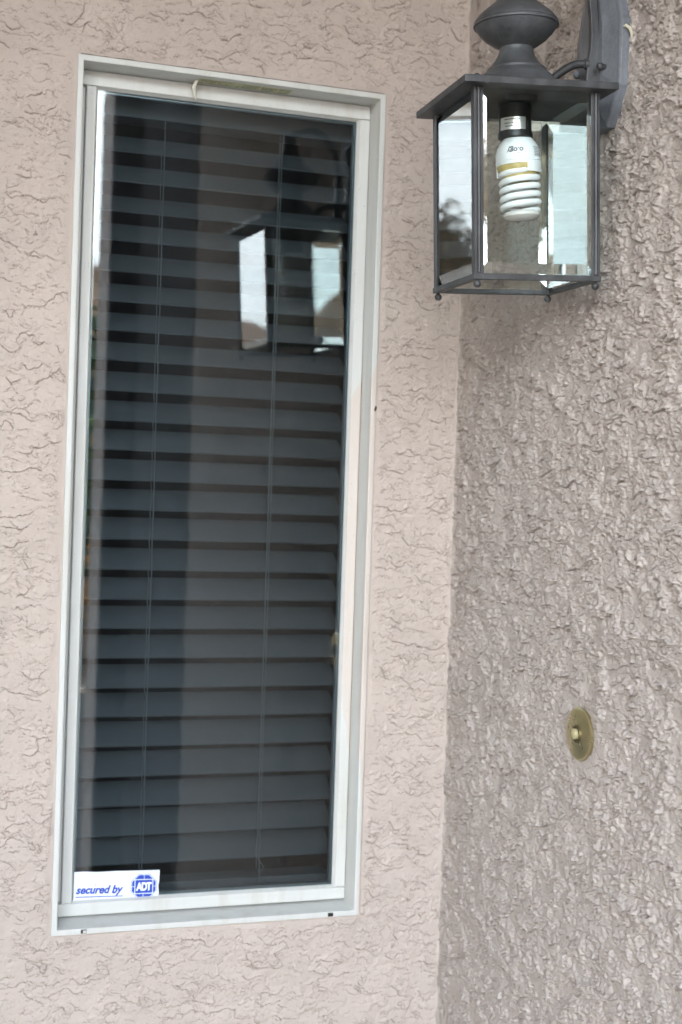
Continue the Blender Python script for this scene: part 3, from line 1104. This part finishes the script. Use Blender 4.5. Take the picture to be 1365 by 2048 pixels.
MB(BT).lathe([(0.021, -0.0925), (0.0235, -0.0955), (0.0235, -0.0980), (0.0205, -0.1010), (0.013, -0.1032), (0.0, -0.1040)], (0.0005, 0, 0), 40).build('tube_tip', M['tip'], bulb, smooth=True)


def wrap_text(s, size, t0, z0, m_, name):
    tv, tf = text_geo(s, size, 0, 0.0003)
    out = []
    for x, z, e_ in tv:                     # turned upside down round the base
        a = R(t0) - x / BR
        zz = z0 - z
        r = np.interp(-zz, [0.0065, 0.013, 0.020, 0.0275, 0.04], [0.0225, 0.0262, 0.0285, BR, BR]) + 0.0002
        out.append((r * math.cos(a), r * math.sin(a), zz))
    MB(BT).add(out, tf).build(name, m_, bulb)


wrap_text('ology', 0.0098, -97, -0.0165, M['print'], 'lettering')
fp = MB(BT)


def patch(mb, t0, t1, z0, z1):
    rr = [np.interp(-z, [0.0065, 0.013, 0.020, 0.0275, 0.04], [0.0225, 0.0262, 0.0285, BR, BR]) + 0.0002 for z in (z0, z1)]
    nn = max(1, int(abs(t1 - t0) / 5))
    for i in range(nn):
        a, b = R(t0 + (t1 - t0) * i / nn), R(t0 + (t1 - t0) * (i + 1) / nn)
        mb.add([(rr[0] * math.cos(a), rr[0] * math.sin(a), z0), (rr[0] * math.cos(b), rr[0] * math.sin(b), z0), (rr[1] * math.cos(b), rr[1] * math.sin(b), z1), (rr[1] * math.cos(a), rr[1] * math.sin(a), z1)], [(0, 1, 2, 3)])


rnd = random.Random(11)
for r in range(6):
    z = -0.0155 - 0.0019 * r
    t = -66
    while t < -34:
        l = rnd.uniform(2, 6)
        patch(fp, t, min(t + l, -34), z, z - 0.0009)
        t += l + 1.2
patch(fp, -67, -33, -0.0148, -0.0151)
patch(fp, -67, -33, -0.0264, -0.0267)
fp.build('print', M['print'], bulb)

# ------------------------------------------------------------------ doorbell
DY, DZ, DR = -0.4332, 1.2855, 0.0346
db = thing('doorbell', 'round dull brass doorbell plate with a small button on the rough stucco', 'doorbell', (-0.004, DY, DZ))
dp = MB().lathe([(DR - 0.001, 0.0), (DR, 0.0008), (DR, 0.0020), (DR - 0.0008, 0.0028), (DR - 0.003, 0.0034), (0.012, 0.0052), (0.0115, 0.0052)], (-0.0015, DY, DZ), 72, '-x')
dp.lathe([(DR - 0.003, -0.006), (DR - 0.003, 0.0002)], (-0.0015, DY, DZ), 48, '-x')
dp.build('plate', M['brass'], db, smooth=True)
dr = MB().lathe([(0.0118, 0.0), (0.0118, 0.0014), (0.0106, 0.0028), (0.0090, 0.0030), (0.0082, 0.0010)], (-0.0062, DY, DZ), 48, '-x')
dr.build('ring', simple('tarnished_brass', (0.16, 0.13, 0.07), 0.4, 0.8, var=0.2), db, smooth=True)
MB().lathe([(0.0070, 0.0), (0.0070, 0.0055), (0.0063, 0.0068), (0.0045, 0.0076), (0.0, 0.0079)], (-0.0062, DY, DZ), 40, '-x').build('button', M['ivory'], db, smooth=True)

# dark speck stuck to the frame
bg_ = MB()
bg_.tube([(-0.1399, -0.0052, 1.7240), (-0.1392, -0.0055, 1.7215), (-0.1402, -0.0054, 1.7185), (-0.1408, -0.005, 1.7160)], [0.0009, 0.0018, 0.0017, 0.0010], 8)
tag(bg_.build('insect_cocoon', M['bug'], None, smooth=True), 'small dark brown speck stuck on the right edge of the window frame', 'speck')

# ------------------------------------------------------------------ the rest of the entry, seen only in reflections, plus added light blockers
dn = thing('entry_door', 'dark brown entry door in the lantern wall, seen only as a reflection', 'door', (0.10, -2.46, 0.0))
MB().box((0.10, -3.17, 0.0), (0.15, -1.76, 3.1)).build('door_panel', M['door'], dn)
MB().box((-0.003, -1.80, 0.0), (0.10, -1.752, 3.1)).build('door_jamb', M['trim'], dn)
MB().box((-0.003, -3.168, 0.0), (0.10, -3.13, 3.1)).build('door_jamb', M['trim'], dn)
hd = MB().box((0.0, -3.40, 3.102), (0.2, -1.752, 3.6))
tag(hd.build('header_wall', M['stucco']), kind='structure')
cn = MB().box((-0.004, -3.40, 0.0), (0.2, -3.172, 3.099))
tag(cn.build('end_wall', M['stucco']), kind='structure')
pc = MB().box((-2.4, -2.35, 3.0), (0.15, 0.05, 3.1))  # unseen ceiling, added to cut the high sky and warm the upper walls
tag(pc.build('added_porch_ceiling', M['added_ceiling']), kind='structure')
sw = MB().box((-2.35, -2.0, 0.0), (-2.15, -0.004, 2.999))  # unseen wall, added to block sky light from the left
tag(sw.build('added_side_wall', M['stucco']), kind='structure')
hb = MB().box((-2.4, 1.70, 0.0), (6.0, 8.0, 4.6)).box((-2.4, 0.0, 3.62), (6.0, 1.69, 4.6))
hb.box((0.25, -3.40, 0.0), (6.0, 0.0, 4.6))
tag(hb.build('house_body', M['stucco']), kind='structure')

gd = MB().add([(-900, -1200, 0), (900, -1200, 0), (900, 600, 0), (-900, 600, 0)], [(0, 1, 2, 3)])
tag(gd.build('ground', M['concrete']), kind='structure')
# ridge of dry hills behind the viewer
hl = MB()
rows = []
for i in range(121):
    t = R(-178 + 176 * i / 120)
    dd = 330.0
    hh = 50 + 18 * math.sin(i * 0.21 + 1.0) + 9 * math.sin(i * 0.57) + 5 * math.sin(i * 1.31 + 2)
    hh += 3 * math.sin(i * 2.7)
    rows.append([(math.cos(t) * dd, math.sin(t) * dd, -1), (math.cos(t) * (dd + 90), math.sin(t) * (dd + 90), hh), (math.cos(t) * (dd + 220), math.sin(t) * (dd + 220), -1)])
hl.loft(rows, cap=False, closed=False)
tag(hl.build('hills', M['hill'], smooth=True), kind='structure')


def tree(loc, hgt, rad, leafm, label, seed, nleaf=2600, low=0.42):
    rnd = random.Random(seed)
    o = thing('garden_tree', label, 'tree', loc)
    lx, ly, lz = loc
    tk = MB()
    tk.tube([(lx, ly, 0), (lx + 0.05, ly, hgt * 0.3), (lx - 0.04, ly + 0.05, hgt * 0.55), (lx, ly, hgt * 0.8)], [0.12, 0.09, 0.06, 0.02], 10)
    for k in range(6):
        a = k * 1.1
        tk.tube([(lx, ly, hgt * (0.3 + 0.05 * k)), (lx + math.cos(a) * rad * 0.4, ly + math.sin(a) * rad * 0.4, hgt * (0.5 + 0.04 * k)), (lx + math.cos(a) * rad * 0.8, ly + math.sin(a) * rad * 0.8, hgt * (0.62 + 0.04 * k))], [0.04, 0.025, 0.01], 6)
    tk.build('trunk', M['bark'], o)
    cr = MB()
    cl_ = [(rnd.gauss(0, rad * 0.5), rnd.gauss(0, rad * 0.5), hgt * rnd.uniform(low, 0.98)) for _ in range(34)]
    for _ in range(nleaf):
        c0 = rnd.choice(cl_)
        p = Vector((lx + c0[0] + rnd.gauss(0, 0.22), ly + c0[1] + rnd.gauss(0, 0.22), c0[2] + rnd.gauss(0, 0.16)))
        a = Vector((rnd.gauss(0, 1), rnd.gauss(0, 1), rnd.gauss(0, 0.6))).normalized() * rnd.uniform(0.05, 0.1)
        b = a.orthogonal().normalized() * rnd.uniform(0.02, 0.04)
        cr.add([p - a, p + b, p + a, p - b], [(0, 1, 2, 3)])
    cr.build('crown', leafm, o)


tree((0.35, -7.6, 0), 2.75, 0.75, M['leaf_green'], 'green garden tree beyond the porch, seen only as a reflection', 5)
tree((1.0, -9.6, 0), 1.9, 0.9, M['leaf_gold'], 'golden leaved shrub beyond the porch, seen only as a reflection', 8)
tree((-3.3, -14.5, 0), 4.45, 0.45, M['leaf_brown'], 'tall brownish tree across from the porch, seen only as a reflection', 21, 9000, 0.84)
